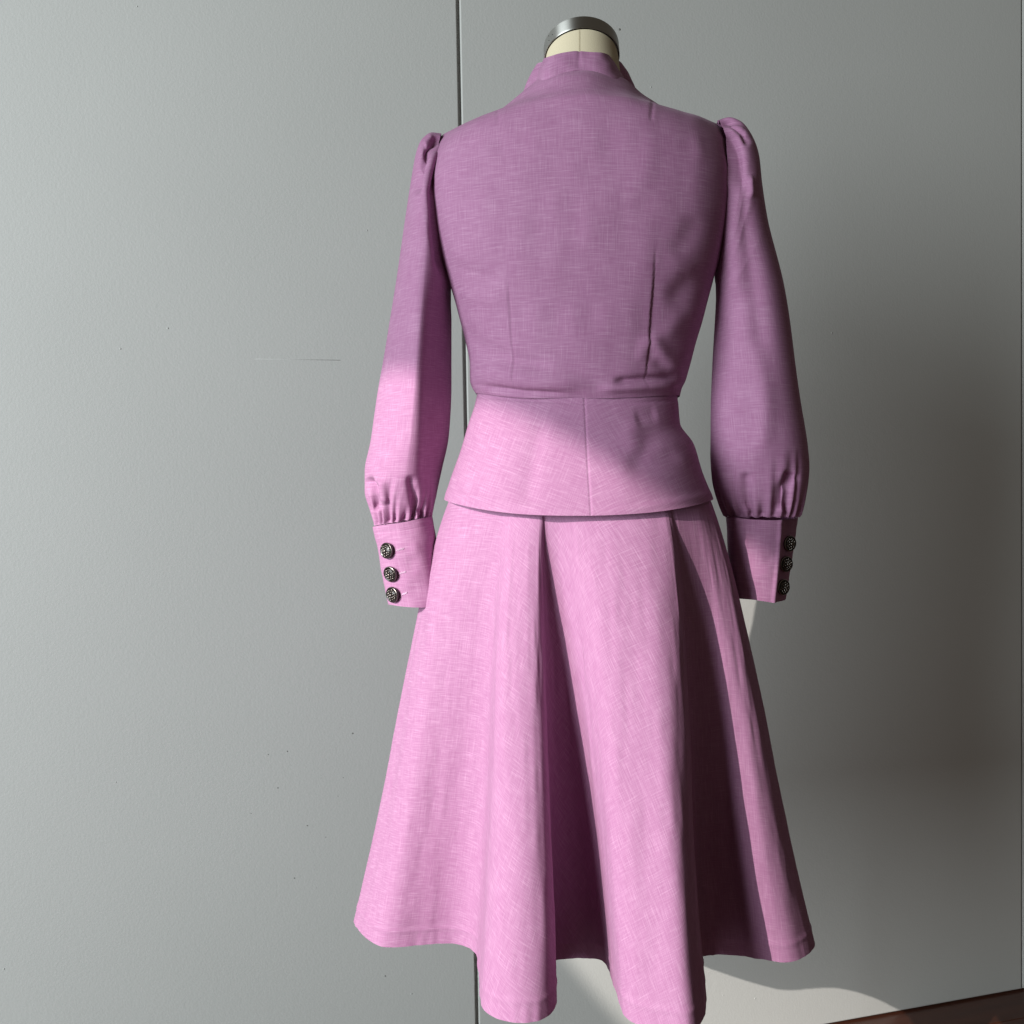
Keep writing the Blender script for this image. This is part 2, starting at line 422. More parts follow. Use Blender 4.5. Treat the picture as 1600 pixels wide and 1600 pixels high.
def phis(n, dense=0.55):
    t = np.linspace(-math.pi, math.pi, n+1)[:-1]
    return t - dense*np.sin(t)*(-1)*(-1)
WSH = np.array([0]*9+[.0, .15, .45, .85, 1, 1, 1, .85, .45, .15, 0.0])
T = np.linspace(0, len(TB)-1, 230)
tab = mono(np.arange(len(TB)), TB, T)
ph = phis(420, 0.45)
G = ring_body(tab, ph, mono(np.arange(len(TB)), WSH, T))
px, py = proj(G)
nz = 0.0016*vnoise(px/70, py/90, 3)+0.0008*vnoise(px/28, py/45, 5)
body_strokes = [
 ([(793, 430), (797, 500), (802, 570), (806, 614)], 2.0, -0.0005, 'g', .2),
 ([(793, 430), (797, 500), (802, 570), (806, 614)], 26, 0.0011, 's', .2),
 ([(1026, 380), (1021, 450), (1014, 540), (1011, 580), (1013, 617)], 2.0, -0.0006, 'g', .12),
 ([(1013, 617), (1011, 580), (1014, 540), (1021, 450), (1026, 380)], 40, -0.0022, 's', .35),
 ([(1021, 148), (1019, 170), (1017, 190)], 2.2, -0.0012, 'g', .2),
 ([(1021, 190), (1010, 260), (990, 330)], 20, 0.0016, 'g', .4),
 ([(777, 168), (779, 196)], 2.2, -0.0008, 'g', .2),
 ([(779, 200), (790, 260)], 16, -0.0012, 'g', .4),
 # blousing above the waist
 ([(735, 597), (770, 605), (820, 612), (905, 616)], 5, -0.0050, 'g', .35),
 ([(728, 604), (760, 611), (830, 618), (900, 620)], 6, 0.0030, 'g', .5),
 ([(738, 572), (780, 586), (860, 596), (930, 600)], 15, 0.0052, 'g', .25),
 ([(760, 545), (800, 562), (870, 572)], 11, -0.0034, 'g', .35),
 ([(955, 596), (1000, 593), (1068, 589)], 6, -0.0062, 'g', .2),
 ([(930, 607), (990, 606), (1066, 603)], 7, 0.0040, 'g', .2),
 ([(1012, 520), (1040, 560), (1070, 588)], 12, 0.0050, 'g', .25),
 ([(1020, 560), (1045, 578), (1070, 585)], 8, -0.0026, 'g', .3),
 ([(1010, 520), (1000, 570)], 10, 0.0020, 'g', .3),
 # drag lines under the arms
 ([(698, 405), (730, 425), (790, 440)], 12, -0.0022, 'g', .3),
 ([(706, 450), (740, 465), (800, 470)], 12, 0.0018, 'g', .3),
 ([(712, 500), (750, 540), (800, 560)], 12, -0.0020, 'g', .3),
 ([(1120, 420), (1080, 440), (1040, 480)], 16, -0.0030, 'g', .3),
 ([(1105, 470), (1060, 500), (1030, 540)], 14, 0.0022, 'g', .3),
 ([(1095, 330), (1070, 380), (1045, 400)], 18, -0.0025, 'g', .3),
 ([(1085, 200), (1100, 260)], 12, 0.0016, 'g', .4),
]
G = displace(G, True, body_strokes, nz, sign=1.0)
BODY = G; BT = bvh(BODY)
c0 = int(np.argmin(np.abs(ph)))
grid_obj('bodice', BODY, LINEN, jacket, UV=cloth_uv(BODY, True, c0))

# ------------------------------------------------------------------ jacket: peplum, two panels meeting at the back seam
TP = np.array([
 [748, 611, 1059, 614, .097, .10, 2.25, -.011],
 [744, 632, 1061, 635, .102, .10, 2.25, -.012],
 [734, 664, 1063, 662, .112, .11, 2.25, -.013],
 [722, 704, 1083, 694, .126, .12, 2.25, -.014],
 [707, 748, 1096, 738, .140, .13, 2.25, -.015],
 [697, 779, 1112, 779, .150, .14, 2.25, -.017]])
T = np.linspace(0, len(TP)-1, 110); tab = mono(np.arange(len(TP)), TP, T)
pep_strokes = [
 ([(1000, 715), (985, 680), (1000, 650)], 16, 0.0020, 'g', .3),
 ([(990, 655), (1030, 645)], 13, -0.0020, 'g', .3),
 ([(1015, 655), (1020, 690), (975, 745)], 22, -0.0024, 'g', .3),
 ([(975, 720), (1020, 725), (1075, 700)], 18, -0.0020, 'g', .3),
 ([(1005, 690), (1050, 700), (1090, 730)], 12, 0.0018, 'g', .3),
 ([(850, 640), (832, 720), (822, 800)], 14, -0.0020, 'g', .2),
 ([(800, 650), (775, 790)], 26, 0.0020, 'g', .2),
 ([(740, 650), (760, 700)], 16, 0.0016, 'g', .3),
 ([(697, 770), (760, 781), (850, 796), (920, 801), (985, 797), (1050, 785), (1112, 772)], 6, 0.0012, 'g', 0),
 ([(748, 620), (830, 626), (914, 630), (990, 629), (1062, 625)], 3.0, -0.0012, 'g', 0)]
PEP = None
for side in (-1, 1):
    f = np.linspace(0, 1, 210)**1.35*math.pi
    phs = side*f if side > 0 else -f[::-1]
    tr_ = np.linspace(0, 1, len(tab)); xs_ = 912.5+11*tr_; xc_ = (tab[:, 0]+tab[:, 2])/2; hf_ = (tab[:, 2]-tab[:, 0])/2
    so_ = (xs_-xc_)/hf_*(1.36-tab[:, 4])/1.36; p0_ = np.sign(so_)*np.arcsin(np.abs(so_)**(tab[:, 6]/2))
    ph2 = p0_[:, None] + phs[None]*(1-side*p0_[:, None]/math.pi)
    G = ring_body(tab, ph2); px, py = proj(G)
    nz = 0.0012*vnoise(px/80, py/70, 11)*np.clip(np.abs(phs)/0.25, 0, 1)[None]
    st = list(pep_strokes) + [([(913, 618), (918, 720), (924, 812)], 1.6, -0.0007, 'g', 0)]
    G = displace(G, False, st, nz, sign=1.0 if (normals(G, False)*((G-np.array([0.088, 1.36, 0]))*np.array([1, 1, 0]))).sum() > 0 else -1.0)
    u = cloth_uv(G, False, 0 if side > 0 else G.shape[1]-1)
    al_ = np.radians(24)*np.exp(-np.abs(u[..., 0])/0.16)*side      # bias-cut grain
    uu, vv = u[..., 0].copy(), u[..., 1].copy()
    a = np.radians(24)*side
    bend = 0.16*(1-np.exp(-np.abs(uu)/0.16))*np.sign(uu)
    UV = np.stack([uu*math.cos(a*0.9) - vv*math.sin(a), bend*math.sin(a) + vv*math.cos(a)], -1)
    grid_obj('peplum_panel', G, LINEN, jacket, closed=False, UV=UV, solid=0.0022)
    if side < 0: PEPL = G
    else: PEPR = G

# ------------------------------------------------------------------ jacket: sleeves
def sleeve(rows, Yc, bows, depths, expo, strokes, gathers, head, n_rows=240, n_col=200, seed=1):
    rows = np.asarray(rows, float); t = np.linspace(0, len(rows)-1, n_rows); k = np.arange(len(rows))
    R = mono(k, rows, t); bow = mono(k, bows, t); D = mono(k, depths, t); ex = mono(k, expo, t)[:, None]
    Yc = np.full(n_rows, 1.0)*Yc; O = W(R[:, 0], R[:, 1], Yc); I = W(R[:, 2], R[:, 3], Yc)
    Cn = (O+I)/2; A = (O-I)/2
    phi = np.linspace(0, 2*math.pi, n_col+1)[:-1]
    c, s = np.cos(phi)[None], np.sin(phi)[None]
    phi2 = phi; c = np.sign(c)*np.abs(c)**(2/np.where(s > 0, ex, 2.0)); s = np.sign(s)*(np.sqrt(s*s+0.0025)-0.05)/0.951; s = np.sign(s)*np.abs(s)**(2/np.where(s > 0, ex, 2.0))
    G = Cn[:, None] + A[:, None]*c[..., None] + np.array([0, -1.0, 0])*(np.where(s > 0, s, 0.55*s)*D[:, None])[..., None]
    G[..., 0] += bow[:, None]/1600*Yc[:, None]*np.clip(s, 0, 1)**2
    sgn = 1.0
    n = normals(G, True)
    ctr = Cn[:, None]-G
    if (n*ctr).sum() > 0: sgn = -1.0
    n = n*sgn
    vv = t/(len(rows)-1)
    h = np.zeros(G.shape[:2])
    r = np.random.default_rng(seed)
    # gathers into the cuff
    a = 0.0
    while a < 2*math.pi:
        dep, ln, wd = r.uniform(.0035, .0085), r.uniform(.07, .24), r.uniform(.05, .095)
        d = (phi-a+math.pi) % (2*math.pi)-math.pi
        env = np.clip(1-(1-vv)/ln, 0, 1)**1.2
        env *= np.clip((1.005-vv)/0.02, 0.35, 1)
        h += -dep*np.exp(-(d/wd)**2)[None]*env[:, None]*gathers
        h += 0.5*dep*np.exp(-((d-1.6*wd)/wd)**2)[None]*env[:, None]*gathers
        a += r.uniform(.18, .34)
    # small pleats at the sleeve head
    a = -0.9
    while a < 0.9:
        dep, ln, wd = r.uniform(.003, .007), r.uniform(.14, .32), r.uniform(.07, .12)
        d = (phi-a+math.pi) % (2*math.pi)-math.pi
        env = np.clip(1-vv/ln, 0, 1)
        h += -dep*np.exp(-(d/wd)**2)[None]*env[:, None]*head
        a += r.uniform(.22, .36)
    px, py = proj(G)
    h += 0.0012*vnoise(px/60, py/110, seed)
    G = G + n*h[..., None]
    G = displace(G, True, strokes, None, sign=sgn)
    return G
LS = [(690, 209, 702, 436), (676, 208, 703, 444), (662, 217, 704, 451), (652, 238, 704, 458), (644, 275, 704, 464), (635, 330, 704, 474),
      (621, 425, 705, 505), (605, 520, 705, 550), (592, 600, 705, 605), (580, 685, 701, 682), (570, 735, 692, 730), (570, 765, 684, 768), (578, 798, 679, 795), (584, 821, 676, 806)]
LG = sleeve(LS, 1.372, [-5, -5, -4, -2, 0, 4, 6, 8, 9, 10, 12, 10, 4, 0],
    [.050, .058, .064, .068, .070, .072, .074, .076, .076, .074, .068, .056, .042, .034],
    [2.0, 2.0, 2.0, 1.9, 1.8, 1.7, 1.6, 1.5, 1.45, 1.5, 1.6, 1.8, 2.0, 2.0],
    [([(654, 380), (653, 520), (654, 640), (652, 780)], 12, 0.002, 'g', .15),
     ([(690, 420), (684, 560), (676, 700), (665, 780)], 18, -0.004, 'g', .2),
     ([(687, 212), (668, 235), (654, 275), (648, 308)], 6, -0.0095, 'g', .2),
     ([(688, 228), (674, 250), (664, 300)], 8, 0.005, 'g', .25), ([(678, 212), (662, 228)], 4, 0.003, 'g', .25),
     ([(684, 250), (679, 300), (682, 360), (694, 440)], 8, -0.007, 'g', .2),
     ([(571, 747), (580, 755), (586, 772), (589, 800)], 6, -0.011, 'g', .15), ([(584, 742), (598, 756), (602, 790)], 6, 0.005, 'g', .2),
     ([(640, 740), (650, 790), (655, 812)], 7, -0.006, 'g', .2)], 1.0, 1.0, seed=4)
RS = [(1120, 188, 1118, 424), (1135, 184, 1118, 432), (1152, 190, 1118, 440), (1168, 208, 1119, 448), (1181, 240, 1119, 456), (1187, 285, 1119, 466),
      (1197, 345, 1118, 482), (1222, 450, 1115, 520), (1236, 525, 1112, 570), (1249, 630, 1110, 650), (1259, 695, 1110, 705), (1262, 732, 1113, 747), (1256, 780, 1125, 788), (1249, 807, 1135, 807)]
RG = sleeve(RS, np.interp(np.linspace(0, 13, 240), [0, 6, 13], [1.340, 1.345, 1.375]), [8, 7, 5, 2, 0, 0, 0, 0, 0, 0, 0, 0, 0, 0],
    [.050, .058, .064, .066, .066, .064, .062, .060, .060, .062, .064, .058, .048, .038],
    [2.0]*14,
    [([(1150, 220), (1160, 320), (1182, 480), (1200, 620)], 16, -0.004, 'g', .2),
     ([(1142, 250), (1145, 360), (1150, 480)], 14, 0.005, 'g', .2),
     ([(1185, 520), (1195, 640), (1190, 720)], 16, 0.004, 'g', .2),
     ([(1172, 270), (1175, 312)], 5, 0.004, 'g', .3), ([(1124, 192), (1140, 192), (1160, 205), (1172, 228)], 5, -0.006, 'g', .2), ([(1126, 202), (1136, 240), (1140, 300)], 6, 0.004, 'g', .25), ([(1135, 200), (1152, 240), (1158, 300)], 8, -0.006, 'g', .25),
     ([(1240, 735), (1222, 765), (1218, 800)], 8, -0.008, 'g', .15),
     ([(1165, 735), (1168, 800)], 8, -0.005, 'g', .2)], 1.0, 1.0, seed=12)
grid_obj('sleeve', LG, LINEN, jacket, UV=cloth_uv(LG, True, 50, upright=True))
grid_obj('sleeve', RG, LINEN, jacket, UV=cloth_uv(RG, True, 50, upright=True), flip=True)

# ------------------------------------------------------------------ jacket: cuffs with buttons
def contour_loft(top, bot, n_col, n_row, corner=None):
    """top/bot: lists of (px, py, Y) control points, same count, closed"""
    P0 = catmull(W(*np.array(top, float).T), n_col, True); 
    t3 = W(*np.array(top, float).T); b3 = W(*np.array(bot, float).T)
    Q = catmull(t3, n_col, True, extra=b3)
    v = np.linspace(0, 1, n_row)[:, None, None]
    return Q[None, :, :3]*(1-v) + Q[None, :, 3:]*v
cl_top = [(583, 823, 1.372), (592, 821, 1.350), (625, 817, 1.335), (655, 811, 1.340), (676, 806, 1.372), (655, 806, 1.402), (610, 812, 1.405)]
cl_bot = [(606, 944, 1.372), (614, 946, 1.348), (645, 949, 1.336), (675, 949, 1.342), (692, 947, 1.372), (675, 940, 1.402), (630, 938, 1.405)]
CL = contour_loft(cl_top, cl_bot, 160, 70)
cr_top = [(1135, 808, 1.377), (1148, 809, 1.347), (1180, 812, 1.335), (1214, 813, 1.337), (1222, 812.5, 1.341), (1229, 812, 1.354), (1248, 808, 1.390), (1225, 802, 1.412), (1160, 803, 1.414)]
cr_bot = [(1142, 934, 1.377), (1150, 935, 1.347), (1176, 937, 1.334), (1203, 941, 1.335), (1210, 942, 1.338), (1215, 941, 1.350), (1228, 936, 1.384), (1210, 930, 1.412), (1165, 928, 1.414)]
CR = contour_loft(cr_top, cr_bot, 180, 70)
def puff(G, s):
    n = normals(G, True); px, py = proj(G)
    if (n*(G.mean((0, 1))-G)).sum() > 0: n = -n
    h = 0.0015*vnoise(px/34, py/28, s)+0.0005*vnoise(px/12, py/12, s+3)
    return G + n*h[..., None]
CL = puff(CL, 21); CR = puff(CR, 23)
CR = displace(CR, True, [([(1220, 812), (1216, 870), (1209, 942)], 3.0, 0.0022, 'g', 0), ([(1226, 812), (1222, 870), (1214, 942)], 3.0, -0.0012, 'g', 0),
     ([(1140, 818), (1220, 820)], 2.0, -0.0006, 'g', 0)], sign=1 if (normals(CR, True)*(CR.mean((0, 1))-CR)).sum() < 0 else -1)
CL = displace(CL, True, [([(633, 850), (640, 880), (652, 900)], 10, -0.0020, 'g', .3), ([(625, 875), (660, 850)], 9, 0.0014, 'g', .3), ([(590, 832), (640, 828), (676, 818)], 2.0, -0.0005, 'g', 0)],
     sign=1 if (normals(CL, True)*(CL.mean((0, 1))-CL)).sum() < 0 else -1)
cuffL = grid_obj('cuff', CL, LINEN, jacket, UV=cloth_uv(CL, True, 20), solid=0.0018)
cuffR = grid_obj('cuff', CR, LINEN, jacket, UV=cloth_uv(CR, True, 20), solid=0.0018)

def button_mesh():
    bm = bmesh.new(); r = 0.0106
    prof = [(0, .0052), (.30*r, .0050), (.62*r, .0041), (.80*r, .0030), (.86*r, .0037), (.94*r, .0038), (r, .0029), (r*1.0, .0012), (.9*r, -.001)]
    ns = 36; rings = []
    for q, z in prof:
        rings.append([bm.verts.new((0, 0, z))] if q == 0 else [bm.verts.new((q*math.cos(2*math.pi*i/ns), q*math.sin(2*math.pi*i/ns), z)) for i in range(ns)])
    for k in range(len(rings)-1):
        a, b = rings[k], rings[k+1]
        for i in range(ns):
            f = bm.faces.new([a[0], b[i], b[(i+1) % ns]] if len(a) == 1 else [a[i], b[i], b[(i+1) % ns], a[(i+1) % ns]])
            f.material_index = 0 if k == 5 else 1
            f.smooth = True
    def bead(x, y, z, rx, ry, ang, rz):
        n0 = len(bm.verts)
        g = bmesh.ops.create_uvsphere(bm, u_segments=10, v_segments=6, radius=1)
        for v in g['verts']:
            p = Vector((v.co.x*rx, v.co.y*ry, v.co.z*rz)); p.rotate(Matrix.Rotation(ang, 3, 'Z')); v.co = p+Vector((x, y, z))
        for v in g['verts']:
            for f in v.link_faces: f.smooth = True; f.material_index = 0
    bead(0, 0, .0056, .0017, .0017, 0, .0013)
    for i in range(6):
        a = i*math.pi/3+.3
        bead(.36*r*math.cos(a), .36*r*math.sin(a), .0050, .0015, .0008, a, .0010)
        bead(.66*r*math.cos(a), .66*r*math.sin(a), .0040, .0011, .0011, a, .0011)
        a += math.pi/6
        bead(.58*r*math.cos(a+.12), .58*r*math.sin(a+.12), .0043, .0012, .00045, a+.7, .0007)
        bead(.58*r*math.cos(a-.12), .58*r*math.sin(a-.12), .0043, .0012, .00045, a-.7, .0007)
    me = bpy.data.meshes.new('button'); bm.to_mesh(me); bm.free()
    me.materials.append(PEWTER); me.materials.append(PEWTERD); return me
BM_ = button_mesh()
def put_buttons(G, cuff, spots, holes, turn=0.0):
    t = bvh(G)
    for px, py in spots:
        l, n = drop(t, px, py)
        o = bpy.data.objects.new('button', BM_); n = (n+Vector((random.uniform(-.1, .1), 0, random.uniform(-.1, .1)))).normalized(); C.objects.link(o)
        n = (n*(1-turn)+(Vector(CP)+Vector((-.6, 0, .2))-l).normalized()*turn).normalized()
        M = Matrix.Translation(l+n*0.0016) @ n.to_track_quat('Z', 'Y').to_matrix().to_4x4()
        o.parent = cuff; o.matrix_parent_inverse = cuff.matrix_world.inverted(); o.matrix_world = M
        o.matrix_basis = M
    for (x0, y0), (x1, y1) in holes:
        bm = bmesh.new(); k = 12
        for i in range(k):
            f = (i+.5)/k; l, n = drop(t, x0+(x1-x0)*f, y0+(y1-y0)*f+random.uniform(-.4, .4))
            if l is None: continue
            g = bmesh.ops.create_cube(bm, size=1); q = n.to_track_quat('Z', 'Y').to_matrix()
            for v in g['verts']: v.co = l + n*0.0004 + q @ Vector((v.co.x*.0006, v.co.y*random.uniform(.0016, .0026), v.co.z*.0008))
        me = bpy.data.meshes.new('buttonhole'); bm.to_mesh(me); bm.free(); link('buttonhole', me, CTHREAD, cuff, smooth=False)
put_buttons(CL, cuffL, [(607, 860), (612.5, 896), (616, 928.5)], [((619, 860), (631, 857)), ((624, 896), (634, 893)), ((628, 929), (636, 926))])
put_buttons(CR, cuffR, [(1231, 849), (1225.5, 881), (1221, 917)], [], turn=0.25)

# ------------------------------------------------------------------ jacket: stand collar
cb = [(824, 152, 1.455), (817, 147, 1.43), (819, 142, 1.408), (846, 130, 1.388), (836, 133, 1.352), (851, 122, 1.325), (875, 111, 1.305), (905, 105.5, 1.297), (938, 110, 1.300), (963, 119, 1.312), (980, 131, 1.342), (970, 129, 1.374), (990, 134, 1.394), (994, 141, 1.42), (992, 148, 1.445)]
ct = [(842, 116, 1.455), (838, 106, 1.43), (840, 99, 1.410), (860, 95, 1.390), (849, 93, 1.362), (861, 87, 1.338), (880, 82, 1.324), (905, 80, 1.318), (930, 81.5, 1.320), (945, 84, 1.330), (953, 89, 1.360), (947, 90, 1.381), (968, 96, 1.396), (975, 108, 1.42), (974, 120, 1.445)]
for i_ in range(5, 10):
    l, n = drop(BT, cb[i_][0], cb[i_][1]+5)
    if l is not None: cb[i_] = (cb[i_][0], cb[i_][1]+5, l.y+0.0012); ct[i_] = (ct[i_][0], ct[i_][1], l.y+0.013)
Q = catmull(W(*np.array(cb).T), 170, False, extra=W(*np.array(ct).T)); v = np.linspace(0, 1, 26)[:, None, None]
CG = Q[None, :, :3]*(1-v)+Q[None, :, 3:]*v
px, py = proj(CG); n = normals(CG, False)
if (n[..., 1]).mean() > 0: n = -n
CG = CG + n*(0.0012*np.sin(np.pi*v[..., 0])+0.0008*vnoise(px/20, py/14, 9)+stroke(px, py, [(905, 76), (904, 106)], 1.6, -0.0014, 'g', 0))[..., None]
grid_obj('collar', CG, LINEN, jacket, closed=False, UV=cloth_uv(CG, False, 85), solid=0.0020)
BT2 = BT
# hand-sewn stitches along the collar seam
def thread_line(name, tree, pts, parent, step=5.0, ln=3.4, r=0.00035, mat=THREAD, jit=0.4, off=0.0005):
    bm = bmesh.new(); P = catmull(pts, 400, False)
    L = np.r_[0, np.cumsum(np.linalg.norm(np.diff(P, axis=0), axis=1))]; s = 0
    while s+ln < L[-1]:
        e = []
        for q in (s, s+ln):
            l, n = drop(tree, np.interp(q, L, P[:, 0])+random.uniform(-jit, jit)*.3, np.interp(q, L, P[:, 1])+random.uniform(-jit, jit)); e.append((l, n))
        if e[0][0] is not None and e[1][0] is not None and (e[0][0]-e[1][0]).length < 0.02:
            d = e[1][0]-e[0][0]; m = (e[0][0]+e[1][0])/2+e[0][1]*off; x = d.normalized(); y = e[0][1].cross(x).normalized(); z = x.cross(y)
            g = bmesh.ops.create_cube(bm, size=1)
            for v in g['verts']: v.co = m + x*v.co.x*d.length + y*v.co.y*2*r + z*v.co.z*2*r
        s += step*random.uniform(.85, 1.2)
    me = bpy.data.meshes.new(name); bm.to_mesh(me); bm.free(); return link(name, me, mat, parent, smooth=False)
tag(thread_line('collar_stitching', BT2, [(858, 121.5), (878, 113), (905, 108.5), (928, 111), (950, 117)], jacket, 5, 3.6, 0.00028, mat=CTHREAD), kind='stuff')

# ------------------------------------------------------------------ skirt: ruled folds from hip to hem
ZH = float(W(600, 1475, 1.357)[2])                         # hem height
ZT = float(W(697, 772, 1.36)[2])                           # hip line, under the peplum
def xy_at(px, Y, z):                                       # plan position seen at picture column px, at height z and depth Y
    py = 800.0
    for _ in range(12):
        p = W(px, py, Y); py += (p[2]-z)/Y*1600
    return W(px, py, Y)
# hem column, hem depth, top column
RUL = [(556, 1.440, 704), (568, 1.385, 710), (600, 1.348, 725), (655, 1.351, 748), (705, 1.354, 773), (738, 1.334, 790), (747, 1.262, 799),
       (752, 1.190, 806), (775, 1.162, 814), (815, 1.152, 826), (850, 1.160, 837), (867, 1.185, 845), (869, 1.235, 850), (866, 1.310, 853),
       (884, 1.334, 859), (912, 1.334, 868), (941, 1.300, 882), (960, 1.226, 903), (982, 1.170, 934), (1030, 1.149, 967), (1078, 1.140, 1000),
       (1098, 1.168, 1027), (1101, 1.235, 1039), (1096, 1.310, 1045), (1120, 1.345, 1054), (1155, 1.330, 1077), (1186, 1.299, 1088), (1226, 1.286, 1096), (1257, 1.300, 1100), (1272, 1.345, 1103)]
hem = [xy_at(a, b, ZH-0.35*max(0, b-1.295)*(600 < a < 1250)*(a > 860) - 0.009*(970 < a < 1100)*(b < 1.2)) for a, b, c in RUL]
tcx = xy_at(902, 1.36, ZT); TA = (xy_at(1099, 1.347, ZT)-xy_at(705, 1.373, ZT))/2; TBk = 0.127
tops = []
for a, b, c in RUL:
    best = None
    for f in np.linspace(-math.pi/2-.1, math.pi/2+.1, 900):
        P = tcx + TA*math.copysign(abs(math.sin(f))**0.9, math.sin(f)) + np.array([0, -1, 0])*TBk*math.copysign(abs(math.cos(f))**0.9, math.cos(f))
        d = abs(proj(P)[0]-c)
        if best is None or d < best[0]: best = (d, P)
    tops.append(best[1])
# the far side, unseen: gentle waves
nb = 14; a0 = math.atan2(hem[-1][1]-tcx[1], hem[-1][0]-tcx[0]); a1 = math.atan2(hem[0][1]-tcx[1], hem[0][0]-tcx[0])
for i in range(1, nb):
    a = a0 + (a1-a0)*i/nb; r = 0.285+0.03*math.cos(i*math.pi*0.8)
    hem.append(np.array([tcx[0]+r*math.cos(a)*1.05, tcx[1]+r*math.sin(a)*0.86, ZH]))
    f = math.pi/2 + math.pi*i/nb
    tops.append(tcx + TA*math.sin(f) + np.array([0, -1, 0])*0.125*math.cos(f))
NC = 760
Q = catmull(np.array(hem), NC, True, extra=np.array(tops))
hm, tp = Q[:, :3], Q[:, 3:]
for _ in range(6):
    tp = (np.roll(tp, 1, 0)+tp*2+np.roll(tp, -1, 0))/4
rows = []
# yoke hidden by the peplum
wa = tcx + np.array([-.003, 0, 0]) + (tp-tcx)*np.array([.68, .66, 1]); wa[:, 2] = float(W(905, 640, 1.36)[2])
for v in np.linspace(0, 1, 24, endpoint=False): 
    k = v**1.5
    p = wa*(1-k)+tp*k; p[:, 2] = wa[:, 2]*(1-v)+tp[:, 2]*v; rows.append(p)
NV = 300
for v in np.linspace(0, 1, NV):
    k = v**1.07
    p = tp*(1-k)+hm*k; p[:, 2] = tp[:, 2]*(1-v)+hm[:, 2]*v
    o_ = tp-tcx; o_[:, 2] = 0; o_ /= np.linalg.norm(o_, axis=1, keepdims=True)
    p = p + o_*(0.076*v**0.8*(1-v)**2.4)
    rows.append(p)
SG = np.array(rows)
px, py = proj(SG)
vrow = np.clip((np.arange(len(rows))-24)/(NV-1), 0, 1)[:, None]
cx_ = np.linspace(0, 1, NC, endpoint=False)[None]*np.ones_like(px)
nz = (0.0016*vnoise(cx_*46, vrow*2.6, 31)+0.0007*vnoise(cx_*120, vrow*6, 33)+0.0004*vnoise(cx_*260, vrow*18, 35))*np.clip(vrow*4, 0, 1)
nz = nz + 0.0005*vnoise(cx_*330, vrow*9, 37)*np.clip((vrow-0.945)/0.03, 0, 1)
sk_strokes = [
 ([(690, 850), (672, 960), (668, 1060), (660, 1200)], 14, -0.003, 'g', .2),
 ([(735, 860), (728, 1000), (722, 1200), (710, 1440)], 24, 0.004, 'g', .2),
 ([(690, 950), (672, 1150), (655, 1400)], 24, -0.0035, 'g', .2),
 ([(612, 1250), (600, 1340), (575, 1420)], 14, 0.0025, 'g', .3),
 ([(970, 815), (975, 880)], 14, -0.004, 'g', .35), ([(925, 815), (930, 870)], 14, 0.0025, 'g', .35), ([(945, 815), (950, 860)], 10, -0.002, 'g', .35),
 ([(1005, 830), (1010, 1000), (1020, 1200)], 18, 0.002, 'g', .2), ([(975, 1000), (985, 1250)], 18, -0.002, 'g', .2),
 ([(1100, 810), (1112, 900), (1118, 960)], 12, 0.004, 'g', .3), ([(1085, 830), (1100, 900)], 10, -0.003, 'g', .3),
 ([(1250, 1440), (1238, 1465), (1228, 1480)], 5, -0.0025, 'g', .2),
 ([(1215, 1260), (1213, 1300)], 5, 0.002, 'g', .3),
 ([(655, 1450), (660, 1475)], 6, -0.002, 'g', .2), ([(675, 1448), (682, 1475)], 5, 0.002, 'g', .2),
]
SG = displace(SG, True, sk_strokes, nz, sign=1.0)
# unrolled grain: the panels are cut on a half circle
hl = np.r_[0, np.cumsum(np.linalg.norm(np.diff(np.vstack([hm, hm[:1]]), axis=0), axis=1))]
i0 = int(np.argmin(np.abs(proj(hm)[0][:NC//2]-640)))
alp = (hl-hl[i0])/hl[-1]*math.radians(200)
cumz = np.r_[0, np.cumsum(np.linalg.norm(np.diff(SG.mean(1), axis=0), axis=1))]
rho = 0.24+cumz
rad = rho[:, None]
SUV = np.stack([rad*np.sin(alp)[None], -rad*np.cos(alp)[None]], -1)
# small hem turn-up: groove at the stitch line
ks = 24+int((1-0.040)*NV)
nn = normals(SG, True)
for r_ in range(len(rows)):
    SG[r_] += nn[r_]*(-0.0008*math.exp(-((r_-ks)/1.8)**2))
grid_obj('skirt_cloth', SG, LINEN, skirt, UV=SUV, solid=0.0018)
bm = bmesh.new(); ln = SG[ks]; nn = nn[ks]; i = 0
while i < NC-2:
    a, b = Vector(ln[i]), Vector(ln[(i+1) % NC]); n = Vector(nn[i]); d = b-a
    if random.random() < 0.75:
        m = (a+b)/2+n*0.0005; x = d.normalized(); y = n.cross(x).normalized()
        g = bmesh.ops.create_cube(bm, size=1)
        for v in g['verts']: v.co = m+x*v.co.x*d.length*.9+y*v.co.y*.0010+n*v.co.z*.0008
    i += random.choice((1, 2, 2))
me = bpy.data.meshes.new('hem_stitching'); bm.to_mesh(me); bm.free(); tag(link('hem_stitching', me, THREAD, skirt, smooth=False), kind='stuff')

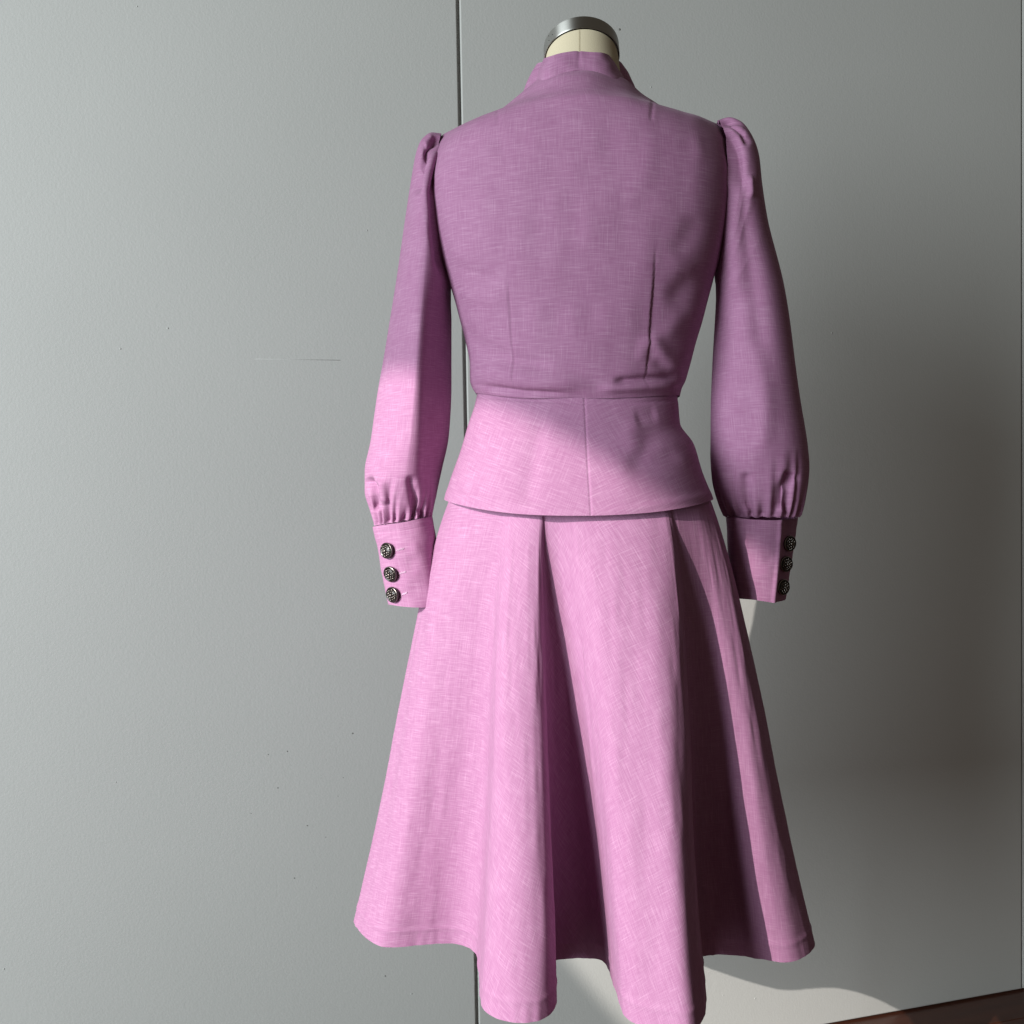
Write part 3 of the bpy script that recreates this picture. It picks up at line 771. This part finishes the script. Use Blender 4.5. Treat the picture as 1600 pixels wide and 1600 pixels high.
# ------------------------------------------------------------------ dress form: neck, steel cap, torso, pole, base
tilt = math.radians(25)
ux = np.array([1.0, 0, 0]); uy = np.array([0, math.cos(tilt), -math.sin(tilt)]); uz = np.array([0, math.sin(tilt), math.cos(tilt)])
nc = W(909, 92, 1.395)
rx, ry = 0.0505, 0.0505
def nring(c, a, b, n=96):
    f = np.linspace(0, 2*math.pi, n+1)[:-1]
    return c + np.outer(np.sin(f), ux)*a - np.outer(np.cos(f), uy)*b
low = nc + np.array([0, -0.012, -0.09])
rows = []
for t in np.linspace(0, 1, 26):
    c = low*(1-t)+nc*t; s = 1.22-0.26*t**0.7
    rows.append(nring(c, rx*s*0.995, ry*s*0.995))
NG = np.array(rows); NT = bvh(NG)
grid_obj('neck', NG, CREAM, form)
cr = []
for rr, hh in ((.97, .0010), (.992, .0000), (1.0, .0006), (1.0, .0035), (1.0, .0185), (.995, .0205), (.975, .0212), (.5, .0225), (.01, .0230)):
    cr.append(nring(nc+uz*hh, rx*rr*1.005, ry*rr*1.005, 128))
CAPG = np.array(cr); fu = np.linspace(0, 1, 129)[None].repeat(len(cr), 0); fv = np.linspace(0, .1, len(cr))[:, None].repeat(129, 1)
cap = grid_obj('neck_cap', CAPG, STEEL, form, UV=np.stack([fu, fv], -1))
CT = bvh(np.array(cr))
for px_, py_ in ((857, 56), (858, 63), (863, 54)):
    l, n = drop(CT, px_, py_)
    if l is None: continue
    bm = bmesh.new(); bmesh.ops.create_uvsphere(bm, u_segments=10, v_segments=6, radius=0.0006)
    me = bpy.data.meshes.new('dent'); bm.to_mesh(me); bm.free()
    o = link('dent', me, STEEL); o.parent = cap; o.matrix_parent_inverse = cap.matrix_world.inverted(); o.location = l
# neck seam: two fine ridges of thread
bm = bmesh.new()
for sx in (-0.0006, 0.0006):
    prev = None
    for k in range(40):
        l, n = drop(NT, 905.5+sx*1150, 44+k)
        if l is None or abs(l.y-1.35) > .2: continue
        if prev is not None:
            d = l-prev; x = d.normalized(); y = n.cross(x).normalized()
            g = bmesh.ops.create_cube(bm, size=1); m = (l+prev)/2
            for v in g['verts']: v.co = m+x*v.co.x*d.length+y*v.co.y*.0004+n*v.co.z*.0005
        prev = l
me = bpy.data.meshes.new('neck_seam'); bm.to_mesh(me); bm.free(); link('neck_seam', me, SEAM, form, smooth=False)
tb = TB.copy(); tt = []
Tq = np.linspace(0, len(TB)-1, 40); tb = mono(np.arange(len(TB)), TB, Tq); G = ring_body(tb, phis(64, 0), mono(np.arange(len(TB)), WSH, Tq)); ctr = G.mean(1, keepdims=True)
G = ctr+(G-ctr)*np.array([.88, .85, 1.0])
hip = []
for t in np.linspace(1, 0, 14, endpoint=False):
    r0 = G[0]; c0_ = ctr[0]
    q = c0_+(r0-c0_)*(1+0.28*math.sin(t*math.pi/2)); q = q.copy(); q[:, 2] -= 0.22*t; hip.append(q)
grid_obj('torso', np.concatenate([np.array(hip), G], 0), CREAM, form)
def tube(name, p0, p1, r, mat, parent, seg=24, r1=None):
    bm = bmesh.new(); d = Vector(p1)-Vector(p0)
    bmesh.ops.create_cone(bm, cap_ends=True, segments=seg, radius1=r, radius2=r1 if r1 else r, depth=d.length)
    M = Matrix.Translation((Vector(p0)+Vector(p1))/2) @ d.to_track_quat('Z', 'Y').to_matrix().to_4x4(); bm.transform(M)
    me = bpy.data.meshes.new(name); bm.to_mesh(me); bm.free(); return link(name, me, mat, parent)
fx, fy = form.location.x, form.location.y
tube('pole', (fx, fy, 0.05), (fx, fy, 1.16), 0.016, DARKSTEEL, form)
tube('pole_collar', (fx, fy, 0.05), (fx, fy, 0.13), 0.028, DARKSTEEL, form)
for k in range(4):
    a = math.pi/4+k*math.pi/2
    tube('leg', (fx, fy, 0.085), (fx+0.25*math.cos(a), fy+0.25*math.sin(a), 0.018), 0.016, DARKSTEEL, form, r1=0.012)
